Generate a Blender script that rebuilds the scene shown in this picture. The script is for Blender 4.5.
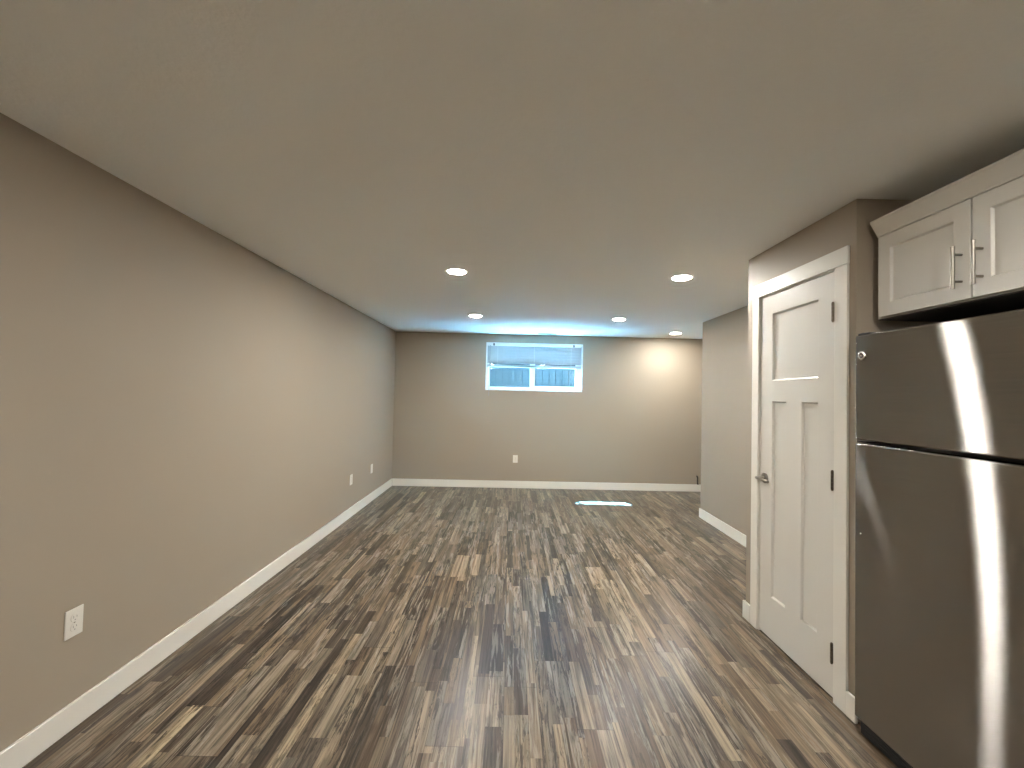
import bpy, bmesh, math, random
from mathutils import Vector, Matrix
for o in list(bpy.data.objects): bpy.data.objects.remove(o)
S = bpy.context.scene
COL = S.collection
random.seed(4)
PI = math.pi

# ---------------------------------------------------------------- camera
F_PX = 432.9
CZ = 1.4078
yaw, pitch, roll = 0.0018, 0.0255, 0.0228
cam = bpy.data.cameras.new('camera'); camo = bpy.data.objects.new('camera', cam); COL.objects.link(camo)
cam.sensor_fit = 'HORIZONTAL'; cam.sensor_width = 36; cam.lens = F_PX / 1024 * 36; cam.clip_start = 0.02
Fv = Vector((math.sin(yaw) * math.cos(pitch), math.cos(yaw) * math.cos(pitch), math.sin(pitch)))
R0 = Vector((math.cos(yaw), -math.sin(yaw), 0)); U0 = R0.cross(Fv)
Rv = R0 * math.cos(roll) + U0 * math.sin(roll); Uv = U0 * math.cos(roll) - R0 * math.sin(roll)
m = Matrix((Rv, Uv, -Fv)).transposed().to_4x4(); m.translation = Vector((0, 0, CZ))
camo.matrix_world = m
S.camera = camo

# ---------------------------------------------------------------- sky, sun, exposure
W = bpy.data.worlds.new('world'); S.world = W; W.use_nodes = True
bg = W.node_tree.nodes['Background']
bg.inputs['Color'].default_value = (0.28, 0.62, 1.0, 1)
bg.inputs['Strength'].default_value = 10.0
sun = bpy.data.lights.new('sun', 'SUN'); suno = bpy.data.objects.new('sun', sun); COL.objects.link(suno)
sun.energy = 370; sun.color = (0.22, 0.62, 1.0); sun.angle = math.radians(0.53)
SUN_K, SUN_KX = 0.515, 0.345           # horizontal travel per metre of drop (into the room, to the right)
suno.location = (-3, 12, 8)
suno.rotation_euler = Vector((SUN_KX, -SUN_K, -1)).to_track_quat('-Z', 'Y').to_euler()
S.view_settings.view_transform = 'Standard'; S.view_settings.look = 'None'
S.cycles.sample_clamp_indirect = 0.0      # sunlight bounced off the well floor must reach the ceiling unclipped
S.view_settings.exposure = 0.96; S.view_settings.gamma = 1; S.view_settings.use_curve_mapping = False
LAMP = 388.0; KITCHEN_LAMP = 0.62 * LAMP; FAR_LAMP = 0.72 * LAMP
LAMP_COL = (1.0, 0.978, 0.922)

# ---------------------------------------------------------------- materials
def lin(r, g, b):
    f = lambda c: ((c / 255 + 0.055) / 1.055) ** 2.4 if c > 10 else c / 255 / 12.92
    return (f(r), f(g), f(b), 1)
class NT:
    def __init__(s, name):
        s.m = bpy.data.materials.new(name); s.m.use_nodes = True
        s.t = s.m.node_tree; s.t.nodes.clear()
        s.out = s.t.nodes.new('ShaderNodeOutputMaterial')
    def n(s, typ, ins=None, **kw):
        nd = s.t.nodes.new('ShaderNode' + typ)
        for k, v in kw.items(): setattr(nd, k, v)
        for k, v in (ins or {}).items(): s.set(nd, k, v)
        return nd
    def set(s, nd, k, v):
        sock = nd.inputs[k]
        if isinstance(v, bpy.types.NodeSocket): s.t.links.new(v, sock)
        elif isinstance(v, bpy.types.Node): s.t.links.new(v.outputs[0], sock)
        else: sock.default_value = v
    def math(s, op, a, b=0.0, c=None):
        ins = {0: a, 1: b}
        if c is not None: ins[2] = c
        return s.n('Math', ins, operation=op).outputs[0]
    def mix(s, fac, a, b, blend='MIX'):
        nd = s.n('Mix', None, data_type='RGBA', blend_type=blend)
        s.set(nd, 0, fac); s.set(nd, 6, a); s.set(nd, 7, b)
        return nd.outputs[2]
    def ramp(s, fac, stops, interp='LINEAR'):
        nd = s.n('ValToRGB', {0: fac}); cr = nd.color_ramp; cr.interpolation = interp
        while len(cr.elements) < len(stops): cr.elements.new(0.5)
        for e, (p, c) in zip(cr.elements, stops):
            e.position = p; e.color = c if len(c) == 4 else (*c, 1)
        return nd.outputs[0]
    def done(s, sh):
        s.t.links.new(sh.outputs[0] if isinstance(sh, bpy.types.Node) else sh, s.out.inputs[0]); return s.m

def simple(name, col, rough=0.5, metal=0.0, spec=0.5, bump=None):
    N = NT(name)
    p = N.n('BsdfPrincipled', {'Base Color': col, 'Roughness': rough, 'Metallic': metal, 'Specular IOR Level': spec})
    co = N.n('TexCoord').outputs['Object']
    sc, st, dist = bump or (60.0, 0.03, 0.002)
    nz = N.n('TexNoise', {'Vector': co, 'Scale': sc, 'Detail': 4.0, 'Roughness': 0.55})
    b = N.n('Bump', {'Strength': st, 'Distance': dist, 'Height': nz.outputs[0]})
    N.set(p, 'Normal', b.outputs[0])
    return N.done(p)

WALL = simple('wall_paint', (0.368, 0.310, 0.242, 1), 0.62, spec=0.35, bump=(180.0, 0.12, 0.002))
CEIL = simple('ceiling_paint', (0.885, 0.888, 0.865, 1), 0.85, spec=0.2, bump=(55.0, 0.35, 0.004))
TRIM = simple('trim_paint', (0.78, 0.745, 0.67, 1), 0.38)
DOORW = simple('door_paint', (0.70, 0.665, 0.60, 1), 0.36)
CABW = simple('cabinet_paint', (0.65, 0.615, 0.55, 1), 0.35)
VINYL = simple('window_vinyl', (0.80, 0.80, 0.79, 1), 0.35)
PLATE = simple('plate_plastic', (0.78, 0.74, 0.67, 1), 0.35)
SLOT = simple('slot_dark', (0.30, 0.28, 0.25, 1), 0.5)
NICKEL = simple('brushed_nickel', (0.30, 0.27, 0.235, 1), 0.32, 1.0)
BRONZE = simple('dark_bronze', (0.16, 0.13, 0.10, 1), 0.38, 1.0)
BLACK = simple('black_plastic', (0.012, 0.012, 0.013, 1), 0.5)
BODY = simple('grey_enamel', (0.10, 0.10, 0.10, 1), 0.5)
CAB_SHADE = simple('underside_shade', (0.05, 0.042, 0.034, 1), 0.6)
CHROME = simple('chrome', (0.82, 0.82, 0.80, 1), 0.18, 1.0)
DARKRING = simple('badge_center', (0.07, 0.055, 0.05, 1), 0.35)
CABLE = simple('cable_jacket', (0.03, 0.02, 0.015, 1), 0.5)
GRAVEL = simple('bounce_gravel', (0.72, 0.72, 0.70, 1), 0.9, bump=(40.0, 0.8, 0.02))
STONE = simple('concrete', (0.50, 0.49, 0.47, 1), 0.9, bump=(25.0, 0.5, 0.01))

def mat_floor():
    N = NT('rustic_vinyl_plank')
    co = N.n('TexCoord').outputs['Object']
    sp = N.n('SeparateXYZ', {0: co}); x, y = sp.outputs[0], sp.outputs[1]
    PW, PL = 0.156, 1.22
    px = N.math('DIVIDE', x, PW); pid = N.math('FLOOR', px)
    prand = N.n('TexWhiteNoise', {'W': pid}, noise_dimensions='1D').outputs[0]
    py = N.math('ADD', N.math('DIVIDE', y, PL), N.math('MULTIPLY', prand, 7.31))
    pyid = N.math('FLOOR', py)
    # uneven strips printed inside each plank
    stripv = N.n('TexVoronoi', {'W': N.math('DIVIDE', x, 0.055), 'Scale': 1.0, 'Randomness': 0.9}, voronoi_dimensions='1D', feature='F1')
    sr = N.n('SeparateColor', {0: stripv.outputs['Color']})
    srand = sr.outputs[0]
    seedy = N.math('ADD', N.math('MULTIPLY', srand, 91.7), N.math('MULTIPLY', pyid, 0.37))
    wy = N.math('ADD', N.math('DIVIDE', y, N.math('ADD', 0.42, N.math('MULTIPLY', sr.outputs[1], 0.6))), seedy)
    blk = N.n('TexVoronoi', {'W': wy, 'Scale': 1.0, 'Randomness': 0.95}, voronoi_dimensions='1D', feature='F1')
    bc = N.n('SeparateColor', {0: blk.outputs['Color']})
    r1, r2, r3 = bc.outputs[0], bc.outputs[1], bc.outputs[2]
    pw = N.n('TexWhiteNoise', {'Vector': N.n('CombineXYZ', {0: pid, 1: pyid, 2: 0.0})}, noise_dimensions='3D').outputs[0]
    key = N.math('ADD', N.math('MULTIPLY', r1, 0.80), N.math('MULTIPLY', pw, 0.20))
    base = N.ramp(key, [(0.05, lin(60, 52, 46)), (0.20, lin(84, 73, 63)), (0.34, lin(108, 91, 74)), (0.46, lin(130, 114, 96)), (0.56, lin(96, 85, 75)),
                        (0.66, lin(118, 109, 100)), (0.76, lin(150, 133, 112)), (0.86, lin(138, 127, 113)), (0.96, lin(180, 162, 134))])
    off = N.math('MULTIPLY', N.math('ADD', r2, srand), 37.0)
    def streak(sx, sy, o, det, rg, dist):
        v = N.n('CombineXYZ', {0: N.math('MULTIPLY', x, sx), 1: N.math('MULTIPLY', y, sy), 2: N.math('ADD', off, o)})
        return N.n('TexNoise', {'Vector': v, 'Scale': 1.0, 'Detail': det, 'Roughness': rg, 'Distortion': dist}).outputs[0]
    g1 = streak(95.0, 2.4, 0.0, 6.0, 0.66, 0.5)
    g2 = streak(24.0, 1.1, 3.0, 4.0, 0.6, 1.0)
    wv = N.n('CombineXYZ', {0: x, 1: N.math('MULTIPLY', y, 0.08), 2: off})
    rings = N.n('TexWave', {'Vector': wv, 'Scale': 26.0, 'Distortion': 10.0, 'Detail': 3.0, 'Detail Scale': 0.9, 'Detail Roughness': 0.6}, wave_type='BANDS', bands_direction='X').outputs[1]
    gg = N.ramp(g1, [(0.37, (0.36,) * 3), (0.475, (0.94,) * 3), (0.62, (1.22,) * 3)])
    c = N.mix(0.85, base, gg, 'MULTIPLY')
    g2c = N.ramp(g2, [(0.34, (0.46, 0.44, 0.43)), (0.50, (1.0,) * 3), (0.66, (1.30, 1.28, 1.25))])
    c = N.mix(0.95, c, g2c, 'MULTIPLY')
    rc = N.ramp(rings, [(0.0, (0.60, 0.58, 0.57)), (0.40, (1.0,) * 3)])
    c = N.mix(N.math('MULTIPLY', r3, 0.8), c, rc, 'MULTIPLY')
    # dark saw marks and pale weathering on some strips
    k1 = streak(40.0, 4.5, 11.0, 7.0, 0.74, 1.0)
    dark = N.math('MULTIPLY', N.ramp(k1, [(0.505, (0,) * 3), (0.57, (1,) * 3)]), N.ramp(r2, [(0.36, (0.15,) * 3), (0.60, (1,) * 3)]))
    c = N.mix(N.math('MULTIPLY', dark, 0.80), c, lin(40, 36, 33))
    k2 = streak(48.0, 3.0, 57.0, 6.0, 0.70, 0.6)
    pale = N.math('MULTIPLY', N.ramp(k2, [(0.515, (0,) * 3), (0.59, (1,) * 3)]), N.ramp(r3, [(0.40, (0.08,) * 3), (0.64, (1,) * 3)]))
    c = N.mix(N.math('MULTIPLY', pale, 0.46), c, lin(176, 168, 156))
    # knots
    kn = N.n('TexVoronoi', {'Vector': N.n('CombineXYZ', {0: N.math('MULTIPLY', x, 5.0), 1: N.math('MULTIPLY', y, 1.7), 2: 0.0}), 'Scale': 1.0, 'Randomness': 1.0}, voronoi_dimensions='2D', feature='F1')
    knm = N.ramp(N.math('ADD', kn.outputs['Distance'], N.math('MULTIPLY', N.math('SUBTRACT', k1, 0.5), 0.30)), [(0.035, (1,) * 3), (0.085, (0,) * 3)])
    c = N.mix(N.math('MULTIPLY', knm, 0.45), c, lin(50, 42, 36))
    # seams between planks
    fx = N.math('FRACT', px); ex = N.math('MULTIPLY', N.math('MINIMUM', fx, N.math('SUBTRACT', 1.0, fx)), PW)
    fy = N.math('FRACT', py); ey = N.math('MULTIPLY', N.math('MINIMUM', fy, N.math('SUBTRACT', 1.0, fy)), PL)
    seam = N.math('LESS_THAN', N.math('MINIMUM', ex, ey), 0.0011)
    c = N.mix(N.math('MULTIPLY', seam, 0.7), c, lin(40, 34, 30))
    c = N.mix(1.0, c, (0.93, 0.915, 0.865, 1), 'MULTIPLY')
    rough = N.math('ADD', 0.24, N.math('MULTIPLY', g1, 0.14))
    p = N.n('BsdfPrincipled', {'Base Color': c, 'Roughness': rough, 'Specular IOR Level': 0.30})
    h = N.math('SUBTRACT', N.math('MULTIPLY', g1, 0.5), seam)
    b = N.n('Bump', {'Strength': 0.12, 'Distance': 0.0015, 'Height': h})
    N.set(p, 'Normal', b.outputs[0])
    return N.done(p)
FLOOR = mat_floor()

def mat_steel():
    N = NT('brushed_stainless')
    co = N.n('TexCoord').outputs['Object']
    mp = N.n('Mapping', {'Vector': co, 'Scale': (1.0, 3.0, 420.0)})
    nz = N.n('TexNoise', {'Vector': mp, 'Scale': 1.0, 'Detail': 3.0})
    col = N.ramp(nz.outputs[0], [(0.3, (0.285, 0.272, 0.25)), (0.7, (0.32, 0.303, 0.28))])
    tg = N.n('Tangent', None, direction_type='RADIAL', axis='Z')
    g = N.n('BsdfAnisotropic', None, distribution='BECKMANN')
    for k_, v_ in {'Color': col, 'Roughness': 0.225, 'Anisotropy': 0.895, 'Tangent': tg.outputs[0]}.items(): N.set(g, k_, v_)
    return N.done(g)
STEEL = mat_steel()

def mat_lamp(name, power):
    N = NT(name)
    return N.done(N.n('Emission', {'Color': (*LAMP_COL, 1), 'Strength': power}))
LAMPM = mat_lamp('lamp_diffuser', LAMP)
FLAMPM = mat_lamp('far_lamp_diffuser', FAR_LAMP)
KLAMPM = mat_lamp('kitchen_lamp_diffuser', KITCHEN_LAMP)     # the kitchen circuit is dimmer

def mat_glass():
    N = NT('window_glass')
    fc = N.n('LayerWeight', {'Blend': 0.5}).outputs['Facing']
    fr = N.math('ADD', 0.05, N.math('MULTIPLY', 0.9, N.math('POWER', fc, 5.0)))
    a = N.n('BsdfTransparent', {'Color': (0.93, 0.97, 0.98, 1)}); b = N.n('BsdfGlossy', {'Roughness': 0.02})
    mx = N.n('MixShader', {0: fr, 1: a.outputs[0], 2: b.outputs[0]})
    return N.done(mx)
GLASS = mat_glass()

def mat_slat():
    N = NT('blind_vinyl')
    a = N.n('BsdfDiffuse', {'Color': (0.44, 0.46, 0.47, 1)}); b = N.n('BsdfTranslucent', {'Color': (0.75, 0.78, 0.78, 1)})
    return N.done(N.n('MixShader', {0: 0.012, 1: a.outputs[0], 2: b.outputs[0]}))
SLAT = mat_slat()

def mat_boards():
    N = NT('painted_well_boards')
    co = N.n('TexCoord').outputs['Object']
    nz = N.n('TexNoise', {'Vector': N.n('Mapping', {'Vector': co, 'Scale': (22.0, 22.0, 2.0)}), 'Scale': 1.0, 'Detail': 4.0})
    c = N.ramp(nz.outputs[0], [(0.3, (0.013, 0.0105, 0.0105, 1)), (0.7, (0.024, 0.019, 0.019, 1))])
    return N.done(N.n('BsdfPrincipled', {'Base Color': c, 'Roughness': 0.7}))
BOARD = mat_boards()

# ---------------------------------------------------------------- mesh helpers
class MB:
    """collects shapes into one mesh object; coordinates are given relative to `org`"""
    def __init__(s, org=(0, 0, 0)):
        s.bm = bmesh.new(); s.o = Vector(org)
    def box(s, a, b):
        a, b = Vector(a) - s.o, Vector(b) - s.o
        lo = Vector([min(a[i], b[i]) for i in range(3)]); hi = Vector([max(a[i], b[i]) for i in range(3)])
        r = bmesh.ops.create_cube(s.bm, size=1)
        for v in r['verts']:
            v.co = Vector([(lo[i] + hi[i]) / 2 + v.co[i] * (hi[i] - lo[i]) for i in range(3)])
        return s
    def cyl(s, a, b, r, seg=20, r2=None):
        a, b = Vector(a) - s.o, Vector(b) - s.o; d = b - a
        q = Vector((0, 0, 1)).rotation_difference(d.normalized()).to_matrix().to_4x4()
        M = Matrix.Translation((a + b) / 2) @ q
        bmesh.ops.create_cone(s.bm, cap_ends=True, segments=seg, radius1=r, radius2=r if r2 is None else r2, depth=d.length, matrix=M)
        return s
    def tube(s, pts, r, seg=10):
        pts = [Vector(p) - s.o for p in pts]; rings = []
        for i, p in enumerate(pts):
            d = (pts[min(i + 1, len(pts) - 1)] - pts[max(i - 1, 0)]).normalized()
            q = Vector((0, 0, 1)).rotation_difference(d)
            rings.append([s.bm.verts.new(p + q @ Vector((r * math.cos(t * 2 * PI / seg), r * math.sin(t * 2 * PI / seg), 0))) for t in range(seg)])
        for A, B in zip(rings, rings[1:]):
            for i in range(seg): s.bm.faces.new((A[i], A[(i + 1) % seg], B[(i + 1) % seg], B[i]))
        s.bm.faces.new(rings[0][::-1]); s.bm.faces.new(rings[-1])
        return s
    def lathe(s, prof, center, axis='Z', seg=40):
        """prof: list of (radius, height along axis); closed by joining last to first when radii > 0"""
        c = Vector(center) - s.o; rings = []
        for r, h in prof:
            ring = []
            for t in range(seg):
                a = 2 * PI * t / seg; u, v = r * math.cos(a), r * math.sin(a)
                p = {'Z': Vector((u, v, h)), 'X': Vector((h, u, v)), 'Y': Vector((u, h, v))}[axis]
                ring.append(s.bm.verts.new(c + p))
            rings.append(ring)
        n = len(rings)
        for k in range(n):
            A, B = rings[k], rings[(k + 1) % n]
            for i in range(seg): s.bm.faces.new((A[i], A[(i + 1) % seg], B[(i + 1) % seg], B[i]))
        return s
    def prism(s, poly, y0, y1):
        """poly of (x, z) extruded along y"""
        A = [s.bm.verts.new(Vector((x, y0, z)) - s.o) for x, z in poly]; B = [s.bm.verts.new(Vector((x, y1, z)) - s.o) for x, z in poly]
        s.bm.faces.new(A); s.bm.faces.new(B[::-1])
        for i in range(len(poly)):
            j = (i + 1) % len(poly); s.bm.faces.new((A[i], B[i], B[j], A[j]))
        return s
    def build(s, name, mat, parent=None, bevel=0.0, smooth=False, seg=2, loc=None):
        bmesh.ops.recalc_face_normals(s.bm, faces=s.bm.faces)
        me = bpy.data.meshes.new(name); s.bm.to_mesh(me); s.bm.free()
        me.materials.append(mat)
        o = bpy.data.objects.new(name, me); COL.objects.link(o)
        if parent: o.parent = parent
        o.location = s.o if loc is None else loc
        if bevel:
            md = o.modifiers.new('bevel', 'BEVEL'); md.width = bevel; md.segments = seg; md.limit_method = 'ANGLE'; md.angle_limit = math.radians(40)
            md.harden_normals = False
        if smooth:
            for p in me.polygons: p.use_smooth = True
            es = o.modifiers.new('split', 'EDGE_SPLIT'); es.split_angle = math.radians(35)
        return o
def structure(o):
    o['kind'] = 'structure'; return o
def tag(o, label, cat, group=None):
    o['label'] = label; o['category'] = cat
    if group: o['group'] = group
    return o
def empty(name, loc, rz=0.0):
    o = bpy.data.objects.new(name, None); COL.objects.link(o)
    o.location = loc; o.rotation_euler = (0, 0, rz); o.empty_display_size = 0.1
    return o
def copy_tree(o, parent=None):
    c = o.copy(); COL.objects.link(c)
    if parent: c.parent = parent
    for ch in list(o.children): copy_tree(ch, c)
    return c

# ---------------------------------------------------------------- dimensions
XL, H = -1.7734, 2.3365
YB, BY = 6.5998, 0.0132; RB = math.atan(BY)
XR, YE = 2.2952, 5.2032
XP, YP0, YP1 = 1.5534, 1.944, 2.840
YN = -2.6                                  # wall behind the camera
XA = 2.96                                  # end of the recess beyond the right wall
WX0, WX1, WZ0, WZ1 = -0.394, 1.0865, 1.475, 2.2062
T = 0.12; BH, BT = 0.109, 0.014

# ---------------------------------------------------------------- room shell
structure(MB().box((XL - T, YN - T, -0.12), (XA + T, YB + 0.30, 0)).build('floor', FLOOR))
structure(MB().box((XL - T, YN - T, H), (XA + T, YB + 0.30, H + 0.2)).build('ceiling', CEIL))
structure(MB().box((XL - T, YN - T, 0), (XL, YB + 0.26, H)).build('wall_left', WALL))
structure(MB().box((XL, YN - T, 0), (XR, YN, H)).build('wall_near', TRIM))
structure(MB().box((XR, YN - T, 0), (XR + T, YE, H)).box((XR + T, YE - T, 0), (XA, YE, H)).build('wall_right', WALL))
structure(MB().box((XA, YE - T, 0), (XA + T, YB + 0.30, H)).build('wall_recess', WALL))
# pantry bump-out: the long face carries the door opening
DY0, DY1, DTOP = 2.0710, 2.6900, 2.0435
mb = MB().box((XP, YP0, 0), (XP + T, DY0 - 0.022, H)).box((XP, DY1 + 0.022, 0), (XP + T, YP1, H)).box((XP, DY0 - 0.022, DTOP + 0.022), (XP + T, DY1 + 0.022, H))
mb.box((XP + T, YP0, 0), (XR - 0.001, YP0 + T, H)).box((XP + T, YP1 - T, 0), (XR - 0.001, YP1, H))
structure(mb.build('wall_pantry', WALL))

# back wall, very slightly out of square; its own frame: x along the wall, y outward
BW = 0.20
mb = MB()
xl, xr = XL + 0.001, XA + 0.02
mb.box((xl, 0, 0), (WX0, BW, H)).box((WX1, 0, 0), (xr, BW, H)).box((WX0, 0, 0), (WX1, BW, WZ0)).box((WX0, 0, WZ1), (WX1, BW, H))
wb = structure(mb.build('wall_back', WALL, loc=(0, YB, 0))); wb.rotation_euler = (0, 0, RB)
def onback(o, x=0.0, y=0.0, z=0.0):
    o.location = (x * math.cos(RB) - y * math.sin(RB), YB + x * math.sin(RB) + y * math.cos(RB), z); o.rotation_euler = (0, 0, RB); return o

# baseboards
def base(name, a, b):
    return structure(MB(a).box(a, b).build(name, TRIM, bevel=0.003))
base('baseboard_left', (XL, YN, 0.001), (XL + BT, YB - 0.04, BH))
base('baseboard_right', (XR - BT, YP1 + BT, 0.001), (XR, YE + BT, BH))
base('baseboard_rightend', (XR + 0.0005, YE, 0.001), (XA - BT, YE + BT, BH))
base('baseboard_recess', (XA - BT, YE, 0.001), (XA, YB - 0.0, BH))
bb = structure(MB().box((XL + BT, -BT, 0.001), (XA - BT - 0.002, 0, BH)).build('baseboard_back', TRIM, bevel=0.003, loc=(0, YB, 0))); bb.rotation_euler = (0, 0, RB)
CY0, CY1 = 1.984, 2.768                     # outer edges of the door casing
base('baseboard_pantryfar', (XP - BT, CY1 + 0.001, 0.001), (XP, YP1 + BT, BH))
base('baseboard_pantryback', (XP, YP1, 0.001), (XR - BT, YP1 + BT, BH))
base('baseboard_pantrynear', (XP - BT, YP0 - BT, 0.001), (XP, CY0 - 0.001, BH))

# ---------------------------------------------------------------- pantry door
XD = XP + 0.0005
def panel_slab(mb, x0, th, y0, y1, z0, z1, holes, rec):
    """slab front face at x0, built of stiles and rails around recessed panels"""
    ys = sorted({y0, y1, *[h[0] for h in holes], *[h[1] for h in holes]}); zs = sorted({z0, z1, *[h[2] for h in holes], *[h[3] for h in holes]})
    bm = mb.bm; cache = {}
    def V(x, y, z):
        k = (round(x, 5), round(y, 5), round(z, 5))
        if k not in cache: cache[k] = bm.verts.new(Vector((x, y, z)) - mb.o)
        return cache[k]
    def inside(y, z): return any(h[0] < y < h[1] and h[2] < z < h[3] for h in holes)
    def face(*p):
        f = bm.faces.new([V(*q) for q in p])
    for a, b in zip(ys, ys[1:]):
        for c, d in zip(zs, zs[1:]):
            if not inside((a + b) / 2, (c + d) / 2): face((x0, a, c), (x0, b, c), (x0, b, d), (x0, a, d))
            face((x0 + th, a, c), (x0 + th, a, d), (x0 + th, b, d), (x0 + th, b, c))
    def subs(v0, v1, arr): return [v for v in arr if v0 - 1e-9 <= v <= v1 + 1e-9]
    for h in holes:
        hy, hz = subs(h[0], h[1], ys), subs(h[2], h[3], zs); e = 0.006
        iy0, iy1, iz0, iz1 = h[0] + e, h[1] - e, h[2] + e, h[3] - e
        my = [min(max(v, iy0), iy1) for v in hy]; mz = [min(max(v, iz0), iz1) for v in hz]
        xr_ = x0 + rec
        for i in range(len(hy) - 1):
            face((x0, hy[i], h[2]), (x0, hy[i + 1], h[2]), (xr_, my[i + 1], iz0), (xr_, my[i], iz0))
            face((x0, hy[i], h[3]), (x0, hy[i + 1], h[3]), (xr_, my[i + 1], iz1), (xr_, my[i], iz1))
        for i in range(len(hz) - 1):
            face((x0, h[0], hz[i]), (x0, h[0], hz[i + 1]), (xr_, iy0, mz[i + 1]), (xr_, iy0, mz[i]))
            face((x0, h[1], hz[i]), (x0, h[1], hz[i + 1]), (xr_, iy1, mz[i + 1]), (xr_, iy1, mz[i]))
        for i in range(len(hy) - 1):
            for j in range(len(hz) - 1):
                face((xr_, my[i], mz[j]), (xr_, my[i + 1], mz[j]), (xr_, my[i + 1], mz[j + 1]), (xr_, my[i], mz[j + 1]))
    for a, b in zip(ys, ys[1:]):
        for z in (z0, z1): face((x0, a, z), (x0, b, z), (x0 + th, b, z), (x0 + th, a, z))
    for c, d in zip(zs, zs[1:]):
        for y in (y0, y1): face((x0, y, c), (x0, y, d), (x0 + th, y, d), (x0 + th, y, c))
    return mb
door_org = (XD, (DY0 + DY1) / 2, 0.0)
mb = panel_slab(MB(door_org), XD, 0.035, DY0, DY1, 0.012, DTOP,
                [(2.190, 2.572, 1.530, 1.930), (2.190, 2.312, 0.256, 1.405), (2.442, 2.572, 0.256, 1.405)], 0.011)
slab = structure(mb.build('door_1', DOORW, bevel=0.0012, seg=1))
def dpart(mb, name, mat, **k):
    o = mb.build(name, mat, slab, **k); o.location = mb.o - Vector(door_org); return o
CX0 = XP - 0.0125
z = Vector(door_org)
def ch(): return MB(door_org)
def dbuild(mb, name, mat, par=None, **k):
    o = mb.build(name, mat, par or slab, **k); o.location = (0, 0, 0); return o
dbuild(ch().box((CX0, CY0, 0.001), (XP - 0.0005, DY0 - 0.008, 2.052)), 'casing', TRIM, bevel=0.002)
dbuild(ch().box((CX0, DY1 + 0.008, 0.001), (XP - 0.0005, CY1, 2.052)), 'casing', TRIM, bevel=0.002)
dbuild(ch().box((CX0 - 0.001, CY0 - 0.002, 2.0525), (XP - 0.0005, CY1 + 0.002, 2.136)), 'head_casing', TRIM, bevel=0.002)
jm = ch().box((XP, DY0 - 0.0215, 0.001), (XP + T, DY0 - 0.003, DTOP + 0.021)).box((XP, DY1 + 0.003, 0.001), (XP + T, DY1 + 0.0215, DTOP + 0.021))
jm.box((XP, DY0 - 0.003, DTOP + 0.003), (XP + T, DY1 + 0.003, DTOP + 0.021)).box((XP + 0.037, DY0 - 0.003, 0.001), (XP + 0.05, DY0 + 0.010, DTOP)).box((XP + 0.037, DY1 - 0.010, 0.001), (XP + 0.05, DY1 + 0.003, DTOP)).box((XP + 0.037, DY0, DTOP - 0.01), (XP + 0.05, DY1, DTOP + 0.004))
dbuild(jm, 'jamb', TRIM)
for zc in (1.842, 1.036, 0.225):
    hg = ch()
    for k in range(5):
        hg.cyl((XD - 0.0145, DY0 - 0.001, zc - 0.045 + k * 0.018 + 0.0006), (XD - 0.0145, DY0 - 0.001, zc - 0.045 + (k + 1) * 0.018 - 0.0006), 0.0062, 14)
    hg.cyl((XD - 0.0145, DY0 - 0.001, zc + 0.045), (XD - 0.0145, DY0 - 0.001, zc + 0.049), 0.0045, 12).cyl((XD - 0.0145, DY0 - 0.001, zc - 0.049), (XD - 0.0145, DY0 - 0.001, zc - 0.045), 0.0045, 12)
    hg.box((XD - 0.0135, DY0 - 0.0025, zc - 0.045), (XD + 0.02, DY0 - 0.0008, zc + 0.045))
    o = dbuild(hg, 'hinge', BRONZE, smooth=True)
LY, LZ = 2.638, 0.940
ro = dbuild(ch().lathe([(0.0001, -0.0085), (0.026, -0.0085), (0.031, -0.006), (0.032, 0.0), (0.0001, 0.0)], (XD - 0.0003, LY, LZ), 'X'), 'lever_rosette', NICKEL, smooth=True)
lv = ch().cyl((XD - 0.008, LY, LZ), (XD - 0.048, LY, LZ), 0.0095, 20)
lv.tube([(XD - 0.047, LY + 0.011, LZ), (XD - 0.050, LY, LZ), (XD - 0.053, LY - 0.03, LZ), (XD - 0.054, LY - 0.075, LZ - 0.001), (XD - 0.050, LY - 0.112, LZ - 0.003)], 0.0088, 14)
o = dbuild(lv, 'lever_handle', NICKEL, smooth=True)
# inside of the pantry cannot be seen: the slab and the jamb close it

# ---------------------------------------------------------------- window, in the back wall's frame
win = structure(onback(MB().box((WX0, 0.001, WZ0), (WX0 + 0.012, BW, WZ1)).box((WX1 - 0.012, 0.001, WZ0), (WX1, BW, WZ1))
    .box((WX0 + 0.012, 0.001, WZ1 - 0.012), (WX1 - 0.012, BW, WZ1)).box((WX0 + 0.012, -0.004, WZ0), (WX1 - 0.012, BW, WZ0 + 0.014)).build('window_1', VINYL, bevel=0.002)))
def wpart(mb, name, mat, par=None, **k):
    o = mb.build(name, mat, par or win, **k); o.location = (0, 0, 0); return o
def framebox(mb, x0, x1, z0, z1, w, y0, y1, wr=None, wl=None, wb_=None):
    wr = w if wr is None else wr; wl = w if wl is None else wl; wb_ = w if wb_ is None else wb_
    mb.box((x0, y0, z0), (x0 + wl, y1, z1)).box((x1 - wr, y0, z0), (x1, y1, z1)).box((x0 + wl, y0, z0), (x1 - wr, y1, z0 + wb_)).box((x0 + wl, y0, z1 - w), (x1 - wr, y1, z1))
    return mb
ix0, ix1, iz0, iz1 = WX0 + 0.012, WX1 - 0.012, WZ0 + 0.014, WZ1 - 0.012
wpart(framebox(MB(), ix0, ix1, iz0, iz1, 0.034, 0.055, 0.125, wb_=0.030), 'window_frame', VINYL, bevel=0.003)
XM = 0.315
fs = wpart(framebox(MB(), ix0 + 0.034, XM + 0.03, iz0 + 0.030, iz1 - 0.034, 0.014, 0.092, 0.118, wr=0.058), 'fixed_sash', VINYL, bevel=0.002)
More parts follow.
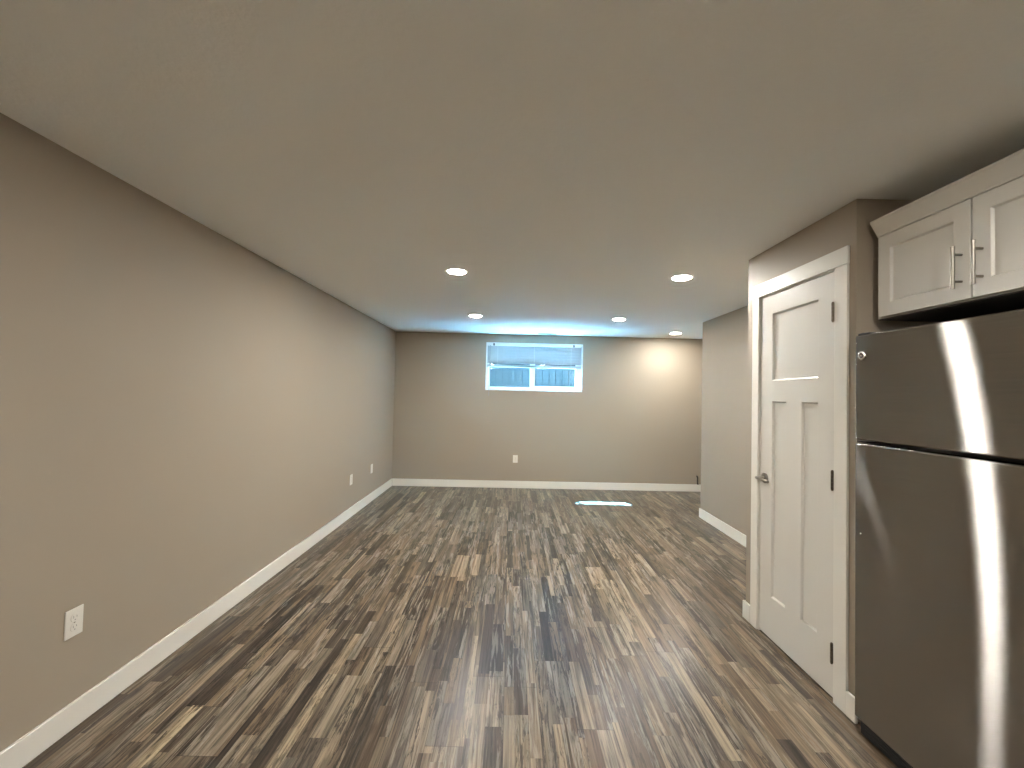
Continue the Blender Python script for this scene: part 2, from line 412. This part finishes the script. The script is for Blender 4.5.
wpart(MB().box((ix0 + 0.046, 0.103, iz0 + 0.042), (XM - 0.026, 0.107, iz1 - 0.046)), 'pane', GLASS, fs)
ss = wpart(framebox(MB(), XM - 0.018, ix1 - 0.033, iz0 + 0.031, iz1 - 0.033, 0.046, 0.060, 0.088, wr=0.052, wl=0.066, wb_=0.030), 'sliding_sash', VINYL, bevel=0.002)
wpart(MB().box((XM + 0.046, 0.072, iz0 + 0.059), (ix1 - 0.083, 0.076, iz1 - 0.077)), 'pane', GLASS, ss)

# ---------------------------------------------------------------- raised mini blind
bl = onback(empty('window_blind', (0, 0, 0)), (ix0 + ix1) / 2, 0.028, iz1)
tag(bl, 'white horizontal mini blind lowered halfway over the small basement window', 'blind')
bw2 = (ix1 - ix0) / 2 - 0.006
def bpart(mb, name, mat, par=None, **k):
    o = mb.build(name, mat, par or bl, **k); o.location = (0, 0, 0); return o
hr = bpart(MB().box((-bw2, -0.024, -0.0375), (bw2, 0.024, -0.0025)), 'headrail', VINYL, bevel=0.002)
for xx in (-bw2 + 0.10, bw2 - 0.12):
    bpart(MB().box((xx - 0.012, -0.0265, -0.036), (xx + 0.012, -0.0243, -0.0003)).box((xx - 0.012, -0.0243, -0.0022), (xx + 0.012, 0.012, -0.0003)), 'mounting_clip', BODY, hr)
RAILZ = 1.846 - iz1
slats = MB(); zz = -0.062; ang = math.radians(66)
while zz > RAILZ + 0.045:
    prev = None; n = 5; vs = []
    for i in range(n):
        u = (i / (n - 1) - 0.5) * 0.050; cv = 0.0022 * (1 - (2 * u / 0.050) ** 2)
        yy = u * math.cos(ang) + cv * math.sin(ang) * -1; z2 = -u * math.sin(ang) + cv * math.cos(ang) * -1
        vs.append([slats.bm.verts.new((sx * (bw2 - 0.004), yy, zz + z2)) for sx in (-1, 1)])
    for a, b in zip(vs, vs[1:]): slats.bm.faces.new((a[0], a[1], b[1], b[0]))
    zz -= 0.0445
so = bpart(slats, 'slats', SLAT)
md = so.modifiers.new('thickness', 'SOLIDIFY'); md.thickness = 0.0022
stk = MB()
for k in range(6): stk.box((-bw2 + 0.004, -0.0245, RAILZ + 0.004 + k * 0.0035), (bw2 - 0.004, 0.0245, RAILZ + 0.0065 + k * 0.0035))
bpart(stk, 'gathered_slats', SLAT)
bpart(MB().box((-bw2 + 0.002, -0.0245, RAILZ - 0.013), (bw2 - 0.002, 0.0245, RAILZ + 0.0035)), 'bottom_rail', SLAT, bevel=0.003)
for xx in (-bw2 + 0.16, 0.0, bw2 - 0.16):
    bpart(MB().tube([(xx, -0.0262, -0.037), (xx, -0.0262, RAILZ - 0.003)], 0.0012, 6), 'ladder_cord', VINYL)
bpart(MB().tube([(-bw2 + 0.045, -0.029, -0.030), (-bw2 + 0.045, -0.031, -0.05), (-bw2 + 0.040, -0.036, -0.40), (-bw2 + 0.036, -0.040, 1.385 - iz1)], 0.0042, 10), 'tilt_wand', simple('wand_plastic', (0.30, 0.31, 0.32, 1), 0.3), smooth=True)

# ---------------------------------------------------------------- outside: the yard and window well; its lining and floor are invented to steer daylight
gy = YB + 0.31
wz = 1.30
tag(MB((0.35, gy + 0.4, wz)).box((-1.0, gy - 0.09, wz - 0.1), (1.7, gy + 0.95, wz)).build('added_well_floor', GRAVEL), '', '')  # unseen pale floor, added to bounce sun up to the ceiling
g = bpy.data.objects['added_well_floor']; del g['label']; del g['category']; structure(g)
lin_ = MB((0.35, gy + 1.0, wz))
xx = -1.0
while xx < 1.65:
    w = 0.120
    lin_.box((xx + 0.006, gy + 0.95, wz - 0.1), (xx + w - 0.006, gy + 0.99, 2.62)); xx += 0.12
lin_.box((-1.05, gy + 0.985, wz - 0.1), (1.75, gy + 1.02, 2.60))
lin_.box((-1.0, gy + 0.915, 1.56), (1.7, gy + 0.949, 1.60))
for s_ in (-1.0, 1.7):
    lin_.box((s_ - 0.03, gy - 0.1, wz - 0.1), (s_ + 0.03, gy + 0.95, 2.60))
structure(lin_.build('wall_well', BOARD))
structure(MB((0, gy + 3, 2.5)).box((-9, gy + 1.02, 2.3), (9, gy + 12, 2.58)).build('ground', STONE))
lg = MB((0.3, gy + 0.1, 2.62))
lg.box((-1.03, gy - 0.10, 2.625), (-0.03, gy + 0.36, 2.665)).box((-0.03, gy - 0.10, 2.625), (1.73, gy + 0.158, 2.665)).box((-1.03, gy - 0.11, 2.20), (1.73, gy - 0.10, 2.625))
structure(lg.build('sun_block_ledge', BOARD))  # unseen stepped ledge, added to keep sun off the blind and left pane

# ---------------------------------------------------------------- recessed lights
def make_light(dm):
    t = empty('recessed_light', (0, 0, H))
    o = MB().lathe([(0.0665, -0.0005), (0.0665, -0.0040), (0.071, -0.0045), (0.082, -0.0052), (0.087, -0.0005)], (0, 0, 0), seg=48).build('trim_ring', TRIM, t, smooth=True)
    o.location = (0, 0, 0)
    d = MB()
    d.cyl((0, 0, -0.0050), (0, 0, -0.0006), 0.0660, 48)
    o = d.build('diffuser', dm, t); o.location = (0, 0, 0)
    return t
L0 = make_light(LAMPM); F0 = make_light(FLAMPM); K0 = make_light(KLAMPM)
spots = [(-0.433, 3.265, 'lit round recessed ceiling light nearest the left wall, the larger of the left pair'),
         (1.287, 3.291, 'lit round recessed ceiling light nearest the white pantry door'),
         (-0.442, 5.109, 'small lit round ceiling light above and left of the window'),
         (1.263, 5.12, 'small lit round ceiling light above and right of the window'),
         (2.314, 6.117, 'lit round ceiling light by the right wall corner, farthest from the camera'),
         (1.10, 0.35, 'round recessed ceiling light over the kitchen in front of the refrigerator'),
         (-0.44, 0.35, 'round recessed ceiling light over the kitchen by the left wall'),
         (1.10, -1.30, 'round recessed ceiling light at the back of the kitchen on the refrigerator side'),
         (-0.44, -1.30, 'round recessed ceiling light at the back of the kitchen by the left wall')]
for i, (x, y, lab) in enumerate(spots):
    o = L0 if i == 0 else F0 if i == 2 else K0 if i == 5 else copy_tree(L0 if i < 2 else F0 if i < 5 else K0)
    o.location = (x, y, H); tag(o, lab, 'ceiling light', 'recessed ceiling lights')

# ceiling register in front of the window
v = empty('ceiling_vent', (0.52, YB - 0.16, H), RB)
tag(v, 'thin pale air vent grille in the ceiling just in front of the window', 'vent')
o = framebox(MB(), -0.15, 0.15, -0.055, 0.055, 0.018, -0.0005, -0.006).build('vent_frame', TRIM, v); o.location = (0, 0, 0); o.rotation_euler = (PI / 2, 0, 0)
# frame is built in x/z and laid flat
for vv in o.data.vertices: pass
o.rotation_euler = (-PI / 2, 0, 0); o.location = (0, 0, -0.0065)
vs = MB()
for k in range(6):
    yy = -0.03 + k * 0.012; vs.prism([(0, 0)] * 0 or [(-0.131, -0.0005), (0.131, -0.0005), (0.131, -0.004), (-0.131, -0.004)], yy - 0.003, yy + 0.003)
o = vs.build('louvers', BODY, v); o.location = (0, 0, 0)

# ---------------------------------------------------------------- outlets: built facing +Y-out of a wall at local -Y
def make_outlet(duplex=True):
    t = empty('wall_outlet' if duplex else 'wall_plate', (0, 0, 0))
    p = MB().box((-0.0365, -0.0055, -0.0575), (0.0365, -0.0003, 0.0575)).build('cover_plate', PLATE, t, bevel=0.002)
    p.location = (0, 0, 0)
    if duplex:
        for s_ in (-1, 1):
            c = 0.0195 * s_
            r = MB().cyl((0, -0.0075, c), (0, -0.0056, c), 0.0172, 32).build('receptacle', PLATE, t, bevel=0.0006); r.location = (0, 0, 0)
            q = MB().box((-0.0075, -0.0079, c - 0.001), (-0.0057, -0.0074, c + 0.0085)).box((0.0057, -0.0079, c), (0.0075, -0.0074, c + 0.0075)).cyl((0, -0.0079, c - 0.0085), (0, -0.0074, c - 0.0085), 0.0024, 14)
            q = q.build('slots', SLOT, r); q.location = (0, 0, 0)
        s = MB().cyl((0, -0.0064, 0), (0, -0.0050, 0), 0.0032, 14).build('screw', NICKEL, t); s.location = (0, 0, 0)
    else:
        for s_ in (-1, 1):
            s = MB().cyl((0, -0.0064, 0.0485 * s_), (0, -0.0050, 0.0485 * s_), 0.0030, 14).build('screw', PLATE, t); s.location = (0, 0, 0)
    return t
OL = make_outlet()
OL.location = (XL, 1.804, 0.436); OL.rotation_euler = (0, 0, PI / 2)
tag(OL, 'white duplex outlet low on the left wall, closest to the camera', 'outlet', 'electrical outlets')
o = copy_tree(OL); o.location = (XL, 4.889, 0.418); tag(o, 'white duplex outlet at the far end of the left wall, left of the plain plate', 'outlet', 'electrical outlets')
o = copy_tree(OL); onback(o, 0.088, 0.0, 0.440); tag(o, 'white duplex outlet low on the back wall below the window', 'outlet', 'electrical outlets')
o = make_outlet(False); o.location = (XL, 5.604, 0.420); o.rotation_euler = (0, 0, PI / 2)
tag(o, 'plain white wall plate on the left wall nearest the back corner', 'wall plate')
# dark cable stub at the far right end of the back wall
cb = onback(MB().tube([(0, -0.002, 0.235), (0, -0.018, 0.232), (0.002, -0.024, 0.215), (0.001, -0.024, 0.16), (0.004, -0.022, 0.125), (0.012, -0.022, 0.112)], 0.010, 10).build('cable', CABLE, smooth=True), 2.865, 0.0, 0.0)
tag(cb, 'short dark cable hanging over the back baseboard beside the right corner', 'cable')

# ---------------------------------------------------------------- wall cabinet over the refrigerator
XC = 1.6128; CYA, CYB = 1.125, 1.8985; CZ0, CZ1 = 1.7864, 2.141
cab = empty('wall_cabinet', (1.95, 1.52, CZ0))
tag(cab, 'white shaker wall cabinet with two doors hung above the stainless refrigerator', 'cabinet')
def cpart(mb, name, mat, par=None, **k):
    o = mb.build(name, mat, par or cab, **k); o.location = (0, 0, 0); return o
CO = (1.95, 1.52, CZ0)
cpart(MB(CO).box((XC + 0.0215, CYA, CZ0 - 0.004), (XR - 0.002, CYB + 0.026, CZ1 + 0.012)), 'cabinet_body', CABW, bevel=0.001)
cpart(MB(CO).box((XC + 0.0225, CYA + 0.001, CZ0 - 0.008), (XR - 0.003, CYB + 0.025, CZ0 - 0.0045)), 'bottom_shade_panel', CAB_SHADE)  # added near-black sheet; the shade under the cabinet is put into its colour
crown = MB(CO).prism([(XC - 0.0, 2.150), (XC - 0.031, 2.205), (XC - 0.031, 2.214), (XC + 0.05, 2.214), (XC + 0.05, 2.1535), (XC + 0.018, 2.1535)], CYA - 0.02, CYB + 0.008)
crown.box((XC + 0.0, CYA, CZ1 + 0.003), (XC + 0.03, CYB + 0.006, 2.152))
cpart(crown, 'crown_molding', CABW, bevel=0.0012)
for (a, b, hy) in ((1.5145, CYB, 1.545), (CYA, 1.5085, 1.4755)):
    d = cpart(panel_slab(MB(CO), XC, 0.020, a, b, CZ0, CZ1, [(a + 0.058, b - 0.058, CZ0 + 0.058, CZ1 - 0.058)], 0.009), 'cabinet_door', CABW, bevel=0.0012, seg=1)
    hx = XC - 0.033
    h = MB(CO).cyl((hx, hy, 1.825), (hx, hy, 1.978), 0.0062, 18)
    for pz in (1.853, 1.950): h.cyl((hx, hy, pz), (XC - 0.0002, hy, pz), 0.0045, 12)
    cpart(h, 'bar_pull', NICKEL, d, smooth=True)

# ---------------------------------------------------------------- refrigerator
XF = 1.505; FY0, FY1 = 1.135, 1.8855
fr = empty('refrigerator', (1.903, (FY0 + FY1) / 2 + 0.009, 0), 0.024)
tag(fr, 'brushed stainless top-freezer refrigerator beside the white pantry door', 'refrigerator')
FO = (1.9, (FY0 + FY1) / 2, 0)
def fpart(mb, name, mat, par=None, **k):
    off = mb.o - Vector(FO); po = Vector(par['_o']) if par is not None and '_o' in par else Vector((0, 0, 0))
    o = mb.build(name, mat, par or fr, **k); o.location = off - po; return o
fpart(MB(FO).box((XF + 0.072, FY0, 0.03), (XR - 0.06, FY1 - 0.004, 1.690)), 'cabinet_shell', BODY, bevel=0.004)
fpart(MB(FO).box((XF + 0.060, FY0 + 0.006, 0.08), (XF + 0.0715, FY1 - 0.010, 1.685)), 'door_gasket', BLACK)
kg = MB(FO).box((XF + 0.024, FY0 + 0.004, 0.004), (XF + 0.071, FY1 - 0.006, 0.068))
for k in range(4): kg.box((XF + 0.020, FY0 + 0.03, 0.018 + k * 0.012), (XF + 0.025, FY1 - 0.03, 0.024 + k * 0.012))
fpart(kg, 'kick_grille', BLACK, bevel=0.001)
for yy in (FY0 + 0.05, FY1 - 0.05):
    fpart(MB(FO).cyl((XF + 0.11, yy, 0.001), (XF + 0.11, yy, 0.032), 0.018, 16), 'foot', BLACK)
doors = []
for nm, z0, z1 in (('freezer_door', 1.2495, 1.7000), ('fresh_food_door', 0.0720, 1.2345)):
    zc = (z0 + z1) / 2; oo = (XF + 0.03, (FY0 + FY1) / 2, zc)
    d = fpart(MB(oo).box((XF, FY0, z0), (XF + 0.060, FY1, z1)), nm, STEEL, bevel=0.007, seg=4, smooth=False)
    for p in d.data.polygons: p.use_smooth = True
    d.modifiers['bevel'].harden_normals = True
    doors.append((d, oo))
def onfridge(mb, name, mat, k, **kw):
    d, oo = doors[k]; o = mb.build(name, mat, d, **kw); o.location = mb.o - Vector(oo); return o
by_, bz_ = 1.848, 1.611
bd = onfridge(MB((XF, by_, bz_)).lathe([(0.0110, -0.0005), (0.0110, -0.004), (0.0135, -0.0060), (0.0170, -0.0055), (0.0192, -0.003), (0.0196, -0.0005)], (XF, by_, bz_), 'X'), 'badge_ring', CHROME, 0, smooth=True)
onfridge(MB((XF, by_, bz_)).cyl((XF - 0.0038, by_, bz_), (XF - 0.0005, by_, bz_), 0.0112, 30), 'badge_center', DARKRING, 0)
onfridge(MB((XF, by_, bz_)).cyl((XF - 0.0052, by_, bz_), (XF - 0.0038, by_, bz_), 0.0035, 16), 'badge_dot', CHROME, 0)
onfridge(MB((XF, 1.853, 0.852)).lathe([(0.0001, -0.003), (0.0035, -0.0028), (0.0050, -0.0005), (0.0001, -0.0005)], (XF, 1.853, 0.852), 'X', 16), 'screw_plug', CHROME, 1, smooth=True)
for k, z0, z1 in ((0, 1.29, 1.62), (1, 0.72, 1.20)):
    h = MB((XF, 1.172, (z0 + z1) / 2)).tube([(XF - 0.0005, 1.172, z0), (XF - 0.03, 1.172, z0 + 0.004), (XF - 0.045, 1.172, z0 + 0.03), (XF - 0.045, 1.172, z1 - 0.03), (XF - 0.03, 1.172, z1 - 0.004), (XF - 0.0005, 1.172, z1)], 0.010, 14)
    onfridge(h, 'door_handle', NICKEL, k, smooth=True)
fpart(MB(FO).box((XF + 0.012, FY1 - 0.060, 1.7005), (XF + 0.16, FY1 - 0.002, 1.7095)).cyl((XF + 0.03, FY1 - 0.014, 1.7005), (XF + 0.03, FY1 - 0.014, 1.712), 0.011, 16), 'hinge_cap', BLACK, bevel=0.002)
fpart(MB(FO).box((XF + 0.008, FY1 - 0.05, 1.2390), (XF + 0.10, FY1 - 0.004, 1.2450)), 'center_hinge', BLACK)
